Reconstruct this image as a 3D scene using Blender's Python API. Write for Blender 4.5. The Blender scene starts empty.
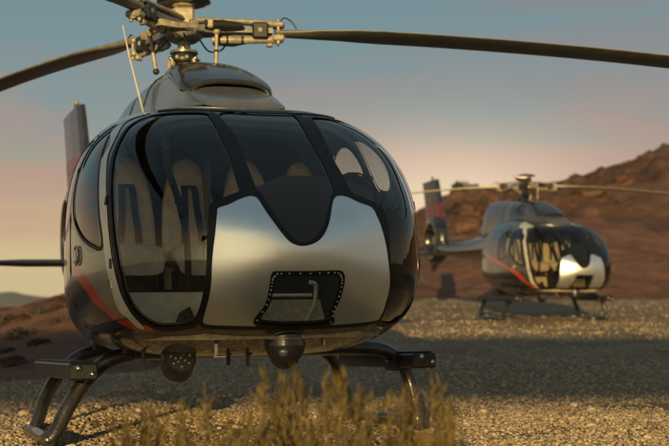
import bpy, math, random
import numpy as np
from mathutils import Vector, Matrix, noise
from mathutils.geometry import delaunay_2d_cdt

scene = bpy.context.scene
col = scene.collection
R = math.radians
rng = random.Random(7)

# ---------------------------------------------------------------- camera
FPX = 1185.0                                   # focal length in pixels of a 669 px wide frame
cam_d = bpy.data.cameras.new('camera'); cam = bpy.data.objects.new('camera', cam_d); col.objects.link(cam)
cam_d.sensor_width = 36; cam_d.lens = FPX * 36 / 669
cam.location = (0, 0, .92)
cam.rotation_euler = (R(90) + math.atan(80 / FPX), 0, 0)
cam_d.clip_start = .1; cam_d.clip_end = 9000
cam_d.dof.use_dof = True; cam_d.dof.focus_distance = 6.7; cam_d.dof.aperture_fstop = 2.6
scene.camera = cam

# ---------------------------------------------------------------- light
SUN_EL, SUN_AZ = 8.0, 187.0                    # azimuth clockwise from +Y: low, behind the camera and a little left
sun_d = bpy.data.lights.new('sun', 'SUN'); sun = bpy.data.objects.new('sun', sun_d); col.objects.link(sun)
sun_d.energy = 5.0; sun_d.color = (1, .69, .28); sun_d.angle = R(.5)
sdir = Vector((math.sin(R(SUN_AZ)) * math.cos(R(SUN_EL)), math.cos(R(SUN_AZ)) * math.cos(R(SUN_EL)), math.sin(R(SUN_EL))))
sun.rotation_euler = (-sdir).to_track_quat('-Z', 'Y').to_euler()
sun.location = (0, -20, 20)

scene.view_settings.view_transform = 'Standard'; scene.view_settings.look = 'None'
scene.view_settings.gamma = 1; scene.view_settings.use_curve_mapping = False
scene.view_settings.exposure = .34
scene.render.engine = 'CYCLES'
scene.cycles.max_bounces = 8; scene.cycles.transparent_max_bounces = 24
scene.cycles.use_denoising = True
scene.cycles.sample_clamp_indirect = 4

def srgb(r, g, b):
    f = lambda c: (c / 255 / 12.92) if c / 255 <= .04045 else ((c / 255 + .055) / 1.055) ** 2.4
    return (f(r), f(g), f(b), 1)

world = bpy.data.worlds.new('World'); scene.world = world; world.use_nodes = True
wt = world.node_tree; wn = wt.nodes; wl = wt.links; wn.clear()
def W(t, **k):
    n = wn.new(t)
    for a, b in k.items(): setattr(n, a, b)
    return n
def wmath(op, a, b=None, clamp=False):
    n = W('ShaderNodeMath', operation=op, use_clamp=clamp)
    for i, v in enumerate((a, b)):
        if v is None: continue
        if isinstance(v, (int, float)): n.inputs[i].default_value = v
        else: wl.new(v, n.inputs[i])
    return n.outputs[0]
def wmix(f, a, b, mode='MIX'):
    n = W('ShaderNodeMix', data_type='RGBA', blend_type=mode)
    for i, v in ((0, f), (6, a), (7, b)):
        if isinstance(v, (int, float)): n.inputs[i].default_value = v
        elif isinstance(v, tuple): n.inputs[i].default_value = v
        else: wl.new(v, n.inputs[i])
    return n.outputs[2]
tc = W('ShaderNodeTexCoord'); sep = W('ShaderNodeSeparateXYZ'); wl.new(tc.outputs['Generated'], sep.inputs[0])
zz = sep.outputs[2]
ramp = W('ShaderNodeValToRGB'); wl.new(wmath('MULTIPLY', wmath('ADD', zz, .05), 1 / 1.05), ramp.inputs[0])
stops = [(-.05, (60, 52, 42)), (-.004, (150, 125, 95)), (.004, (232, 208, 152)), (.045, (220, 197, 148)), (.078, (204, 176, 138)),
         (.11, (170, 160, 140)), (.14, (144, 152, 148)), (.19, (124, 148, 153)), (.26, (114, 143, 151)), (.45, (128, 154, 160)), (1.0, (104, 124, 136))]
els = ramp.color_ramp.elements
while len(els) < len(stops): els.new(.5)
for e, (z, c) in zip(els, stops):
    e.position = (z + .05) / 1.05; e.color = srgb(*c)
mp = W('ShaderNodeMapping'); mp.inputs['Scale'].default_value = (1, 1, 6.5); wl.new(tc.outputs['Generated'], mp.inputs[0])
nz = W('ShaderNodeTexNoise'); nz.inputs['Scale'].default_value = 2.3; nz.inputs['Detail'].default_value = 7; nz.inputs['Roughness'].default_value = .55; nz.inputs['Distortion'].default_value = .5
wl.new(mp.outputs[0], nz.inputs['Vector'])
cr = W('ShaderNodeMapRange'); cr.inputs['From Min'].default_value = .43; cr.inputs['From Max'].default_value = .60; wl.new(nz.outputs[0], cr.inputs[0])
# cloud colour: pink grey low down, slate above
cramp = W('ShaderNodeValToRGB'); wl.new(wmath('MULTIPLY', zz, 2.0, True), cramp.inputs[0])
ce = cramp.color_ramp.elements
for _ in range(2): ce.new(.5)
for e, (p, c) in zip(ce, [(.0, (222, 188, 138)), (.2, (190, 153, 138)), (.42, (142, 139, 141)), (1.0, (98, 112, 120))]):
    e.position = p; e.color = srgb(*c)
# away from the sunset the low sky is grey and cool
dot3 = W('ShaderNodeVectorMath', operation='DOT_PRODUCT'); wl.new(tc.outputs['Generated'], dot3.inputs[0]); dot3.inputs[1].default_value = (.80, -.60, 0)
cf = W('ShaderNodeMapRange'); cf.inputs['From Min'].default_value = .15; cf.inputs['From Max'].default_value = .75; cf.inputs['To Max'].default_value = .75; wl.new(dot3.outputs['Value'], cf.inputs[0])
coolc = W('ShaderNodeMix', data_type='RGBA'); wl.new(wmath('MULTIPLY', cf.outputs[0], wmath('GREATER_THAN', zz, -.02)), coolc.inputs[0]); wl.new(ramp.outputs[0], coolc.inputs[6]); coolc.inputs[7].default_value = srgb(122, 138, 136)
skyc = wmix(wmath('MULTIPLY', cr.outputs[0], .95), coolc.outputs[2], cramp.outputs[0])
# the bright west, where the sun goes down
mp1 = W('ShaderNodeMapping'); mp1.inputs['Scale'].default_value = (1, 1, 2.2); wl.new(tc.outputs['Generated'], mp1.inputs[0])
mp2 = W('ShaderNodeVectorMath', operation='NORMALIZE'); wl.new(mp1.outputs[0], mp2.inputs[0])
dot = W('ShaderNodeVectorMath', operation='DOT_PRODUCT'); wl.new(tc.outputs['Generated'], dot.inputs[0])
dot.inputs[1].default_value = (math.sin(R(197)), math.cos(R(197)), .05)
lobe = wmath('POWER', wmath('MAXIMUM', dot.outputs['Value'], 0), 16)
band = wmath('POWER', 2.718, wmath('MULTIPLY', wmath('ABSOLUTE', wmath('SUBTRACT', zz, .03)), -7))
up = wmath('GREATER_THAN', zz, -.01)
glow = wmath('MULTIPLY', wmath('MULTIPLY', lobe, band), up)
glowc = W('ShaderNodeVectorMath', operation='SCALE'); glowc.inputs[0].default_value = (4.2, 3.3, 1.6); wl.new(glow, glowc.inputs['Scale'])
skyc = wmix(1.0, skyc, glowc.outputs[0], 'ADD')
dot2 = W('ShaderNodeVectorMath', operation='DOT_PRODUCT'); wl.new(mp2.outputs[0], dot2.inputs[0])
_g = Vector((math.sin(R(5.6)), math.cos(R(5.6)), math.sin(R(5.0)) * 2.2)).normalized(); dot2.inputs[1].default_value = _g
g2 = W('ShaderNodeVectorMath', operation='SCALE'); g2.inputs[0].default_value = (.42, .34, .22)
wl.new(wmath('POWER', wmath('MAXIMUM', dot2.outputs['Value'], 0), 160), g2.inputs['Scale'])
skyc = wmix(1.0, skyc, g2.outputs[0], 'ADD')
nish = W('ShaderNodeTexSky', sky_type='NISHITA', sun_disc=False, sun_elevation=R(SUN_EL), sun_rotation=R(SUN_AZ))
bg1 = W('ShaderNodeBackground'); bg1.inputs['Strength'].default_value = .82; wl.new(skyc, bg1.inputs['Color'])
bg2 = W('ShaderNodeBackground'); bg2.inputs['Strength'].default_value = .05; wl.new(nish.outputs[0], bg2.inputs['Color'])
ms = W('ShaderNodeMixShader'); ms.inputs[0].default_value = .1
wl.new(bg1.outputs[0], ms.inputs[1]); wl.new(bg2.outputs[0], ms.inputs[2])
wo = W('ShaderNodeOutputWorld'); wl.new(ms.outputs[0], wo.inputs['Surface'])

# ---------------------------------------------------------------- materials
def mat(name, color, rough=.5, metal=0., coat=0., nscale=None, namt=.15, bump=0., bscale=40., spec=.5, color2=None, rvar=0.):
    m = bpy.data.materials.new(name); m.use_nodes = True
    t = m.node_tree; b = t.nodes['Principled BSDF']
    b.inputs['Base Color'].default_value = (*color, 1); b.inputs['Roughness'].default_value = rough
    b.inputs['Metallic'].default_value = metal; b.inputs['Coat Weight'].default_value = coat
    b.inputs['Coat Roughness'].default_value = .06; b.inputs['Specular IOR Level'].default_value = spec
    tcn = t.nodes.new('ShaderNodeTexCoord')
    if nscale or rvar:
        n = t.nodes.new('ShaderNodeTexNoise'); n.inputs['Scale'].default_value = nscale or 6; n.inputs['Detail'].default_value = 6
        n.inputs['Roughness'].default_value = .62
        t.links.new(tcn.outputs['Object'], n.inputs['Vector'])
        if nscale:
            mx = t.nodes.new('ShaderNodeMix'); mx.data_type = 'RGBA'
            mr = t.nodes.new('ShaderNodeMapRange'); mr.inputs['From Min'].default_value = .35; mr.inputs['From Max'].default_value = .65
            t.links.new(n.outputs[0], mr.inputs[0]); t.links.new(mr.outputs[0], mx.inputs[0])
            mx.inputs[6].default_value = (*[c * (1 - namt) for c in color], 1)
            mx.inputs[7].default_value = (*(color2 or [c * (1 + namt) for c in color]), 1)
            t.links.new(mx.outputs[2], b.inputs['Base Color'])
        if rvar:
            r = t.nodes.new('ShaderNodeMapRange'); r.inputs['From Min'].default_value = .3; r.inputs['From Max'].default_value = .7
            r.inputs['To Min'].default_value = rough - rvar; r.inputs['To Max'].default_value = rough + rvar
            t.links.new(n.outputs[0], r.inputs[0]); t.links.new(r.outputs[0], b.inputs['Roughness'])
    if bump:
        n2 = t.nodes.new('ShaderNodeTexNoise'); n2.inputs['Scale'].default_value = bscale; n2.inputs['Detail'].default_value = 8
        t.links.new(tcn.outputs['Object'], n2.inputs['Vector'])
        bp = t.nodes.new('ShaderNodeBump'); bp.inputs['Strength'].default_value = bump; bp.inputs['Distance'].default_value = .02
        t.links.new(n2.outputs[0], bp.inputs['Height']); t.links.new(bp.outputs[0], b.inputs['Normal'])
    return m

def glass_mat(name, tint, refl=1.0, rough=.015):
    m = bpy.data.materials.new(name); m.use_nodes = True
    t = m.node_tree; t.nodes.clear()
    tr = t.nodes.new('ShaderNodeBsdfTransparent'); tr.inputs[0].default_value = (*tint, 1)
    gl = t.nodes.new('ShaderNodeBsdfGlossy'); gl.inputs['Roughness'].default_value = rough; gl.inputs[0].default_value = (refl, refl, refl, 1)
    ge = t.nodes.new('ShaderNodeNewGeometry'); dp = t.nodes.new('ShaderNodeVectorMath'); dp.operation = 'DOT_PRODUCT'
    t.links.new(ge.outputs['Normal'], dp.inputs[0]); t.links.new(ge.outputs['Incoming'], dp.inputs[1])
    def mm(op, a, b=None):
        n = t.nodes.new('ShaderNodeMath'); n.operation = op
        for i, v in enumerate((a, b)):
            if v is None: continue
            if isinstance(v, (int, float)): n.inputs[i].default_value = v
            else: t.links.new(v, n.inputs[i])
        return n.outputs[0]
    sch = mm('ADD', mm('MULTIPLY', mm('POWER', mm('SUBTRACT', 1.0, mm('ABSOLUTE', dp.outputs['Value'])), 4.5), .9), .038)
    mx = t.nodes.new('ShaderNodeMixShader'); o = t.nodes.new('ShaderNodeOutputMaterial')
    t.links.new(sch, mx.inputs[0])
    t.links.new(tr.outputs[0], mx.inputs[1]); t.links.new(gl.outputs[0], mx.inputs[2]); t.links.new(mx.outputs[0], o.inputs[0])
    return m

M = dict(
    silver=mat('silver_paint', (.80, .845, .85), .37, .92, coat=.15, nscale=2.2, namt=.06, rvar=.035),
    dark=mat('dark_gloss_paint', (.018, .017, .017), .25, .05, coat=.5, nscale=5, namt=.25, rvar=.06),
    roof=mat('roof_paint', (.03, .036, .04), .28, .3, coat=.6, nscale=5, namt=.2),
    taupe=mat('taupe_metallic_paint', (.25, .235, .19), .3, .4, coat=.6, nscale=4, namt=.12, rvar=.05),
    cowl=mat('cowling_grey_paint', (.17, .185, .20), .3, .45, coat=.5, nscale=3, namt=.12, rvar=.05),
    cream=mat('cream_frame_paint', (.66, .62, .50), .35, .3, coat=.5, nscale=9, namt=.1),
    red=mat('red_stripe_paint', (.50, .035, .018), .3, .1, coat=.6, nscale=8, namt=.15),
    finred=mat('fin_dull_red_paint', (.10, .018, .014), .35, .1, coat=.3, nscale=8, namt=.3),
    rubber=mat('black_rubber_seal', (.009, .009, .010), .5, 0, spec=.25, nscale=20, namt=.3),
    steel=mat('dark_steel_tube', (.05, .048, .046), .3, .7, coat=.3, nscale=12, namt=.3, rvar=.08, bump=.12, bscale=60),
    bare=mat('bare_metal', (.55, .53, .48), .3, 1.0, nscale=20, namt=.2),
    hub=mat('hub_cream_paint', (.26, .23, .165), .42, .1, nscale=18, namt=.3, rvar=.08),
    grey=mat('rotor_grey_metal', (.17, .17, .165), .4, .5, nscale=15, namt=.25),
    black=mat('black_metal', (.02, .02, .02), .4, .3, nscale=15, namt=.3),
    blade=mat('rotor_blade_paint', (.16, .15, .12), .45, .1, nscale=7, namt=.25, rvar=.08),
    seat=mat('tan_leather', (.84, .72, .52), .5, 0, nscale=14, namt=.12, bump=.1, bscale=120),
    belt=mat('black_webbing', (.014, .014, .014), .8, 0, nscale=60, namt=.3, bump=.3, bscale=300),
    trim=mat('dark_cabin_trim', (.045, .043, .041), .75, 0, nscale=12, namt=.25),
    carpet=mat('cabin_carpet', (.34, .28, .17), .9, 0, nscale=30, namt=.25, bump=.4, bscale=150),
    console=mat('instrument_panel_black', (.014, .014, .015), .6, 0, nscale=20, namt=.2),
    lens=mat('lamp_lens', (.25, .25, .24), .08, .6, coat=1),
    glass=glass_mat('tinted_windscreen_glass', (.96, .96, .94)),
    sideglass=glass_mat('tinted_side_glass', (.45, .47, .45)),
)

# ---------------------------------------------------------------- mesh helpers
class MB:
    """collects shapes for ONE mesh object; several materials allowed"""
    def __init__(s): s.v = []; s.f = []; s.m = []; s.sm = []; s.mats = []; s.tm = Matrix.Identity(4)
    def mi(s, m):
        if m not in s.mats: s.mats.append(m)
        return s.mats.index(m)
    def add(s, verts, faces, m, smooth=True):
        o = len(s.v); k = s.mi(m)
        s.v += [tuple(s.tm @ Vector(p)) for p in verts]
        for f in faces: s.f.append([o + i for i in f]); s.m.append(k); s.sm.append(smooth)
    def box(s, c, size, m, bevel=.008, rot=None):
        x, y, z = [a / 2 for a in size]; b = min(bevel, x * .9, y * .9, z * .9)
        vs = []; idx = {}
        for sx in (-1, 1):
            for sy in (-1, 1):
                for sz in (-1, 1):
                    for ax in range(3):
                        p = [sx * (x - (b if ax != 0 else 0)), sy * (y - (b if ax != 1 else 0)), sz * (z - (b if ax != 2 else 0))]
                        idx[(sx, sy, sz, ax)] = len(vs); vs.append(Vector(p))
        fs = []
        for ax in range(3):
            o1, o2 = [a for a in range(3) if a != ax]
            for sg in (-1, 1):
                q = []
                for a, b_ in ((-1, -1), (1, -1), (1, 1), (-1, 1)):
                    k = [0, 0, 0]; k[ax] = sg; k[o1] = a; k[o2] = b_; q.append(idx[(*k, ax)])
                fs.append(q)
        for ax in range(3):
            o1, o2 = [a for a in range(3) if a != ax]
            for a in (-1, 1):
                for b_ in (-1, 1):
                    q = []
                    for e, face in ((-1, o1), (1, o1), (1, o2), (-1, o2)):
                        k = [0, 0, 0]; k[ax] = e; k[o1] = a; k[o2] = b_; q.append(idx[(*k, face)])
                    fs.append(q)
        for sx in (-1, 1):
            for sy in (-1, 1):
                for sz in (-1, 1): fs.append([idx[(sx, sy, sz, i)] for i in range(3)])
        if rot is not None: vs = [rot @ v for v in vs]
        s.add([v + Vector(c) for v in vs], fs, m, False)
    def tube(s, path, rad, m, seg=14, caps=True, flat=1.0):
        path = [Vector(p) for p in path]; n = len(path)
        if isinstance(rad, (int, float)): rad = [rad] * n
        vs = []; prev = None
        for i, p in enumerate(path):
            t = (path[min(i + 1, n - 1)] - path[max(i - 1, 0)]).normalized()
            if prev is None:
                a = Vector((0, 0, 1)) if abs(t.z) < .9 else Vector((1, 0, 0))
                u = t.cross(a).normalized()
            else: u = (prev - t * prev.dot(t)).normalized()
            prev = u; w = t.cross(u)
            for k in range(seg):
                an = 2 * math.pi * k / seg
                vs.append(p + u * (math.cos(an) * rad[i]) + w * (math.sin(an) * rad[i] * flat))
        fs = [[i * seg + k, i * seg + (k + 1) % seg, (i + 1) * seg + (k + 1) % seg, (i + 1) * seg + k] for i in range(n - 1) for k in range(seg)]
        s.add(vs, fs, m)
        if caps:
            s.add([v for v in vs[:seg]], [list(range(seg))[::-1]], m, False)
            s.add([v for v in vs[-seg:]], [list(range(seg))], m, False)
    def loft(s, rings, m, caps=True, smooth=True):
        n = len(rings[0]); vs = [p for r in rings for p in r]
        fs = [[i * n + k, i * n + (k + 1) % n, (i + 1) * n + (k + 1) % n, (i + 1) * n + k] for i in range(len(rings) - 1) for k in range(n)]
        s.add(vs, fs, m, smooth)
        if caps:
            s.add(rings[0], [list(range(n))[::-1]], m, smooth); s.add(rings[-1], [list(range(n))], m, smooth)
    def ball(s, c, r, m, seg=16, rings=10, zmin=-1, zmax=1):
        r = (r, r, r) if isinstance(r, (int, float)) else r
        rr = []
        for i in range(rings + 1):
            ph = math.asin(zmin) + (math.asin(zmax) - math.asin(zmin)) * i / rings
            rr.append([(c[0] + r[0] * math.cos(ph) * math.cos(2 * math.pi * k / seg), c[1] + r[1] * math.cos(ph) * math.sin(2 * math.pi * k / seg), c[2] + r[2] * math.sin(ph)) for k in range(seg)])
        s.loft(rr, m, caps=(zmin > -1 or zmax < 1))
    def build(s, name, parent=None, m=None):
        me = bpy.data.meshes.new(name)
        me.from_pydata(s.v, [], s.f)
        for q in s.mats: me.materials.append(q)
        me.polygons.foreach_set('material_index', s.m); me.polygons.foreach_set('use_smooth', s.sm)
        me.validate(); me.update()
        o = bpy.data.objects.new(name, me); col.objects.link(o)
        if parent: o.parent = parent
        return o

def tag(o, label=None, cat=None, group=None, kind=None):
    if label: o['label'] = label
    if cat: o['category'] = cat
    if group: o['group'] = group
    if kind: o['kind'] = kind
    return o
def empty(name, loc=(0, 0, 0)):
    o = bpy.data.objects.new(name, None); col.objects.link(o); o.location = loc; o.empty_display_size = .2
    return o
def copy_tree(o, parent=None):
    c = o.copy(); col.objects.link(c)
    if parent: c.parent = parent; c.matrix_parent_inverse = o.matrix_parent_inverse.copy()
    for ch in list(o.children): copy_tree(ch, c)
    return c
def catmull(pts, n=6, closed=True):
    P = [Vector(p) for p in pts]; L = len(P); out = []
    for i in range(L if closed else L - 1):
        g = (lambda j: P[j % L]) if closed else (lambda j: P[max(0, min(L - 1, j))])
        a, b, c, d = g(i - 1), g(i), g(i + 1), g(i + 2)
        for k in range(n):
            t = k / n
            out.append(.5 * ((2 * b) + (c - a) * t + (2 * a - 5 * b + 4 * c - d) * t * t + (3 * b - a - 3 * c + d) * t ** 3))
    if not closed: out.append(P[-1])
    return out
def fbm(x, y, z=0., oct=4, s=1.):
    v = 0; a = 1
    for i in range(oct): v += a * noise.noise(Vector((x * s, y * s, z * s + i * 7.3))); a *= .5; s *= 2.03
    return v
def lin(x, xs, ys): return float(np.interp(x, xs, ys))
def sstep(a, b, x):
    t = max(0., min(1., (x - a) / (b - a))); return t * t * (3 - 2 * t)

# ================================================================ terrain
GZ = 0.0
def ground_h(x, y):
    """gravel pad: level by the camera, rising gently towards the far helicopter"""
    dip = -.10 * sstep(.35, 1.5, -x - 1.55) * sstep(6.5, 8.6, y) * (1 - sstep(13, 18, y))
    if y < 8: return dip
    r = .0345 * max(0, y - 11) * sstep(-3, 3.0, x) + dip
    r = r if y < 46 else .0327 * 35 * sstep(-3, 3, x) * (1 - sstep(60, 140, y))
    return r
# base line and crests of the hills, along bearings a = x / y seen from the pad
BA = [-1.6, -.5, -.28, -.155, -.08, 0, .08, .3, .7, 1.6]
BY = [9, 12, 14.6, 16.5, 24, 36, 40, 41, 40, 36]
def px2a(x): return (x - 334.5) / FPX
C1X = [-1200, -300, 0, 66, 140, 250, 340, 430, 500, 566, 600, 669, 900, 1600, 2300]
C1P = [330, 322, 315, 297, 288, 285, 278, 262, 245, 224, 219, 218, 205, 215, 240]
C1Y = [30, 30, 30, 30, 32, 40, 50, 58, 62, 64, 66, 66, 64, 60, 50]
C2X = [-1200, 0, 66, 200, 330, 430, 445, 500, 552, 575, 593, 624, 660, 700, 760, 900, 1200, 2300]
C2P = [306, 308, 306, 296, 262, 206, 199, 191, 186, 180, 173, 164, 150, 140, 128, 140, 180, 240]
def hill_profile(a):
    x = a * FPX + 334.5
    yb = lin(a, BA, BY); zb = ground_h(a * yb, yb) - .02
    y1 = lin(x, C1X, C1Y); p1 = lin(x, C1X, C1P); z1 = .92 + (303 - p1) / FPX * y1
    y2 = lin(x, [0, 66, 430, 669, 1200], [75, 75, 130, 125, 110]); z2 = .92 + (303 - lin(x, C2X, C2P)) / FPX * y2
    return yb, zb, y1, z1, y2, z2
def hill_h(a, y):
    yb, zb, y1, z1, y2, z2 = hill_profile(a)
    x = a * y; xp = a * FPX + 334.5
    if y <= yb: return zb - .5 * (yb - y) / 4 - .25 * sstep(0, 1, yb - y)
    right = sstep(330, 470, xp)
    t = (y - yb) / (y1 - yb)
    rough1 = (.13 + .12 * right)
    if t < 1:
        e = t ** (1.1) if right > .5 else math.sin(min(t, 1) * math.pi / 2) ** .8
        h = zb + (z1 - zb) * e
        h += fbm(x, y, 3, 5, .35) * rough1 * sstep(0, .15, t) * (1.2 - t * .6)
        return h
    t2 = (y - y1) / (y2 - y1)
    if t2 < 1:
        h = z1 + (z2 - z1) * (t2 ** .9)
        amp = .25 + 2.4 * right * sstep(0, .35, t2) * (1 - .75 * sstep(.8, 1, t2))
        # rock ledges
        n = fbm(x, y, 9, 5, .055) * amp * .6 + abs(fbm(x, y, 5, 5, .22)) * amp * .55 - amp * .1 + abs(fbm(x, y, 2, 5, .45)) * .75 * right * sstep(.1, .5, t2) - .2 * right
        h += n
        st = 1.4; q = h / st + fbm(x, y, 4, 3, .1) * .6; h = (h * (1 - .4 * right) + .4 * right * st * (math.floor(q) + sstep(.15, .6, q - math.floor(q)) - fbm(x, y, 4, 3, .1) * .6))
        return h
    h = z2 + fbm(x, y, 9, 4, .12) * .3 - (y - y2) * .12 - (y - y2) * (1 - right) * .06
    return max(h, -12)

def terrain_mat():
    m = bpy.data.materials.new('gravel_ground'); m.use_nodes = True; t = m.node_tree; b = t.nodes['Principled BSDF']
    b.inputs['Roughness'].default_value = .95; b.inputs['Specular IOR Level'].default_value = .2
    tcn = t.nodes.new('ShaderNodeTexCoord')
    def N(sc, det=6, r=.6):
        n = t.nodes.new('ShaderNodeTexNoise'); n.inputs['Scale'].default_value = sc; n.inputs['Detail'].default_value = det; n.inputs['Roughness'].default_value = r
        t.links.new(tcn.outputs['Object'], n.inputs['Vector']); return n
    vor = t.nodes.new('ShaderNodeTexVoronoi'); vor.inputs['Scale'].default_value = 48; t.links.new(tcn.outputs['Object'], vor.inputs['Vector'])
    vor2 = t.nodes.new('ShaderNodeTexVoronoi'); vor2.inputs['Scale'].default_value = 17; t.links.new(tcn.outputs['Object'], vor2.inputs['Vector'])
    cr = t.nodes.new('ShaderNodeValToRGB'); t.links.new(vor.outputs['Color'], cr.inputs[0])
    e = cr.color_ramp.elements; e[0].position = .1; e[0].color = (.26, .205, .145, 1); e[1].position = .9; e[1].color = (.36, .285, .195, 1)
    big = N(.7, 7, .65); mx = t.nodes.new('ShaderNodeMix'); mx.data_type = 'RGBA'; mx.blend_type = 'MULTIPLY'; mx.inputs[0].default_value = .8
    r2 = t.nodes.new('ShaderNodeValToRGB'); r2.color_ramp.elements[0].position = .35; r2.color_ramp.elements[0].color = (.45, .42, .38, 1)
    r2.color_ramp.elements[1].position = .65; r2.color_ramp.elements[1].color = (1, .97, .92, 1)
    t.links.new(big.outputs[0], r2.inputs[0]); t.links.new(cr.outputs[0], mx.inputs[6]); t.links.new(r2.outputs[0], mx.inputs[7])
    t.links.new(mx.outputs[2], b.inputs['Base Color'])
    fine = N(60, 8, .7)
    ad = t.nodes.new('ShaderNodeMath'); ad.operation = 'MULTIPLY_ADD'; ad.inputs[1].default_value = -.9
    t.links.new(vor.outputs['Distance'], ad.inputs[0]); t.links.new(fine.outputs[0], ad.inputs[2])
    ad2 = t.nodes.new('ShaderNodeMath'); ad2.operation = 'MULTIPLY_ADD'; ad2.inputs[1].default_value = -.8
    t.links.new(vor2.outputs['Distance'], ad2.inputs[0]); t.links.new(ad.outputs[0], ad2.inputs[2])
    bp = t.nodes.new('ShaderNodeBump'); bp.inputs['Strength'].default_value = 1; bp.inputs['Distance'].default_value = .018
    t.links.new(ad2.outputs[0], bp.inputs['Height']); t.links.new(bp.outputs[0], b.inputs['Normal'])
    return m
def rock_mat(name, c1, c2, c3, sc=.12, dist=.35):
    m = bpy.data.materials.new(name); m.use_nodes = True; t = m.node_tree; b = t.nodes['Principled BSDF']
    b.inputs['Roughness'].default_value = .95; b.inputs['Specular IOR Level'].default_value = .15
    tcn = t.nodes.new('ShaderNodeTexCoord')
    mpn = t.nodes.new('ShaderNodeMapping'); mpn.inputs['Scale'].default_value = (1, 1, 2.5); t.links.new(tcn.outputs['Object'], mpn.inputs[0])
    def N(s_, det=8, r=.62):
        n = t.nodes.new('ShaderNodeTexNoise'); n.inputs['Scale'].default_value = s_; n.inputs['Detail'].default_value = det; n.inputs['Roughness'].default_value = r
        t.links.new(mpn.outputs[0], n.inputs['Vector']); return n
    a = N(sc); cr = t.nodes.new('ShaderNodeValToRGB'); t.links.new(a.outputs[0], cr.inputs[0])
    e = cr.color_ramp.elements; e.new(.5)
    for q, (p, c) in zip(e, ((.36, c1), (.5, c2), (.66, c3))): q.position = p; q.color = (*c, 1)
    sp = N(1.6, 6, .7); r2 = t.nodes.new('ShaderNodeValToRGB'); t.links.new(sp.outputs[0], r2.inputs[0])
    r2.color_ramp.elements[0].position = .38; r2.color_ramp.elements[0].color = (.45, .42, .4, 1); r2.color_ramp.elements[1].position = .56; r2.color_ramp.elements[1].color = (1, 1, 1, 1)
    mx = t.nodes.new('ShaderNodeMix'); mx.data_type = 'RGBA'; mx.blend_type = 'MULTIPLY'; mx.inputs[0].default_value = .65
    t.links.new(cr.outputs[0], mx.inputs[6]); t.links.new(r2.outputs[0], mx.inputs[7]); t.links.new(mx.outputs[2], b.inputs['Base Color'])
    f = N(1.1, 10, .68); bp = t.nodes.new('ShaderNodeBump'); bp.inputs['Strength'].default_value = 1; bp.inputs['Distance'].default_value = dist
    t.links.new(f.outputs[0], bp.inputs['Height']); t.links.new(bp.outputs[0], b.inputs['Normal'])
    return m
M['ground'] = terrain_mat()
M['hill'] = rock_mat('red_rock_hill', (.07, .038, .027), (.125, .066, .046), (.19, .118, .085))
M['bank'] = rock_mat('red_soil_bank', (.135, .068, .046), (.17, .086, .06), (.20, .108, .078), .25, .12)
M['mountain'] = rock_mat('haze_blue_mountain', (.10, .11, .12), (.14, .145, .15), (.17, .165, .16), .002, 5)  # rock tinted bluish, distance haze put into its colour

def sheet(name, xs, ys, fn, m, label=None, fan=False):
    X = []; F = []
    for y in ys:
        for x in xs: X.append(fn(x, y))
    n = len(xs)
    F = [[j * n + i, j * n + i + 1, (j + 1) * n + i + 1, (j + 1) * n + i] for j in range(len(ys) - 1) for i in range(n - 1)]
    b = MB(); b.v = X; b.f = F; b.mats = [m]; b.m = [0] * len(F); b.sm = [True] * len(F)
    return b.build(name)
xs = list(np.r_[-1500, -1000, -500, -200, -90, np.arange(-50, -12, 3), np.arange(-12, 16, .5), np.arange(16, 60, 3), 90, 200, 500, 1000, 1500])
ys = list(np.r_[-900, -400, -150, -70, np.arange(-40, 4, 3), np.arange(4, 48, .5), np.arange(48, 90, 4), 130, 300, 800, 1500])
def gfn(x, y):
    h = ground_h(x, y) + (fbm(x, y, 0, 3, .35) * .02 if abs(x) < 40 and -30 < y < 60 else 0)
    if x < -45 or y > 75: h -= .5 * sstep(45, 200, max(-x, y - 30))
    return (x, y, h)
ground = sheet('ground', xs, ys, gfn, M['ground']); tag(ground, kind='structure')
aa = list(np.r_[np.arange(-1.6, -.45, .02), np.arange(-.45, .45, .0022), np.arange(.45, 1.7, .02)])
def hys():
    v = [0, .25, .5, .75]; v += list(1 + np.linspace(0, 1, 70)); v += list(2 + np.linspace(.012, 1, 85)); v += [3.05, 3.1, 3.2, 3.4, 3.8, 4.6, 6]
    return v
def hfn(a, u):
    yb, zb, y1, z1, y2, z2 = hill_profile(a)
    if u < 1: y = yb - 4 * (1 - u)
    elif u < 2: y = yb + (y1 - yb) * (u - 1)
    elif u < 3: y = y1 + (y2 - y1) * (u - 2)
    else: y = y2 + (u - 3) * 40
    return (a * y, y, hill_h(a, y))
hill = sheet('rocky_hill', aa, hys(), hfn, M['hill']); tag(hill, kind='structure')
hill.data.materials.append(M['bank'])
_na = len(aa) - 1; _u = hys()
hill.data.polygons.foreach_set('material_index', [1 if _u[k // _na] < 1.93 + .12 * math.sin((k % _na) * .11) + .06 * math.sin((k % _na) * .37) else 0 for k in range(len(hill.data.polygons))])
def mfn(a, u):
    y = 1200 + u * 100
    x = a * FPX + 334.5
    p = lin(x, [-900, -500, -250, -120, -40, -8, 12, 26, 42, 60, 120, 300, 700], [288, 296, 286, 297, 295, 293, 291.5, 294, 297, 300, 303, 296, 303])
    top = (303 - p) / FPX * 1300
    e = 1 - abs(u - 1) if u <= 1 else max(0, 1 - (u - 1) * .7)
    return (a * y, y, -12 + (top + 12.9) * e + fbm(a * 40, u * 3, 0, 4, 1) * 2 * min(1, u))
mt = sheet('mountain', list(np.arange(-.9, .35, .006)), [0, .2, .4, .6, .75, .9, 1, 1.3, 1.8, 2.4], mfn, M['mountain']); tag(mt, kind='structure')

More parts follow.
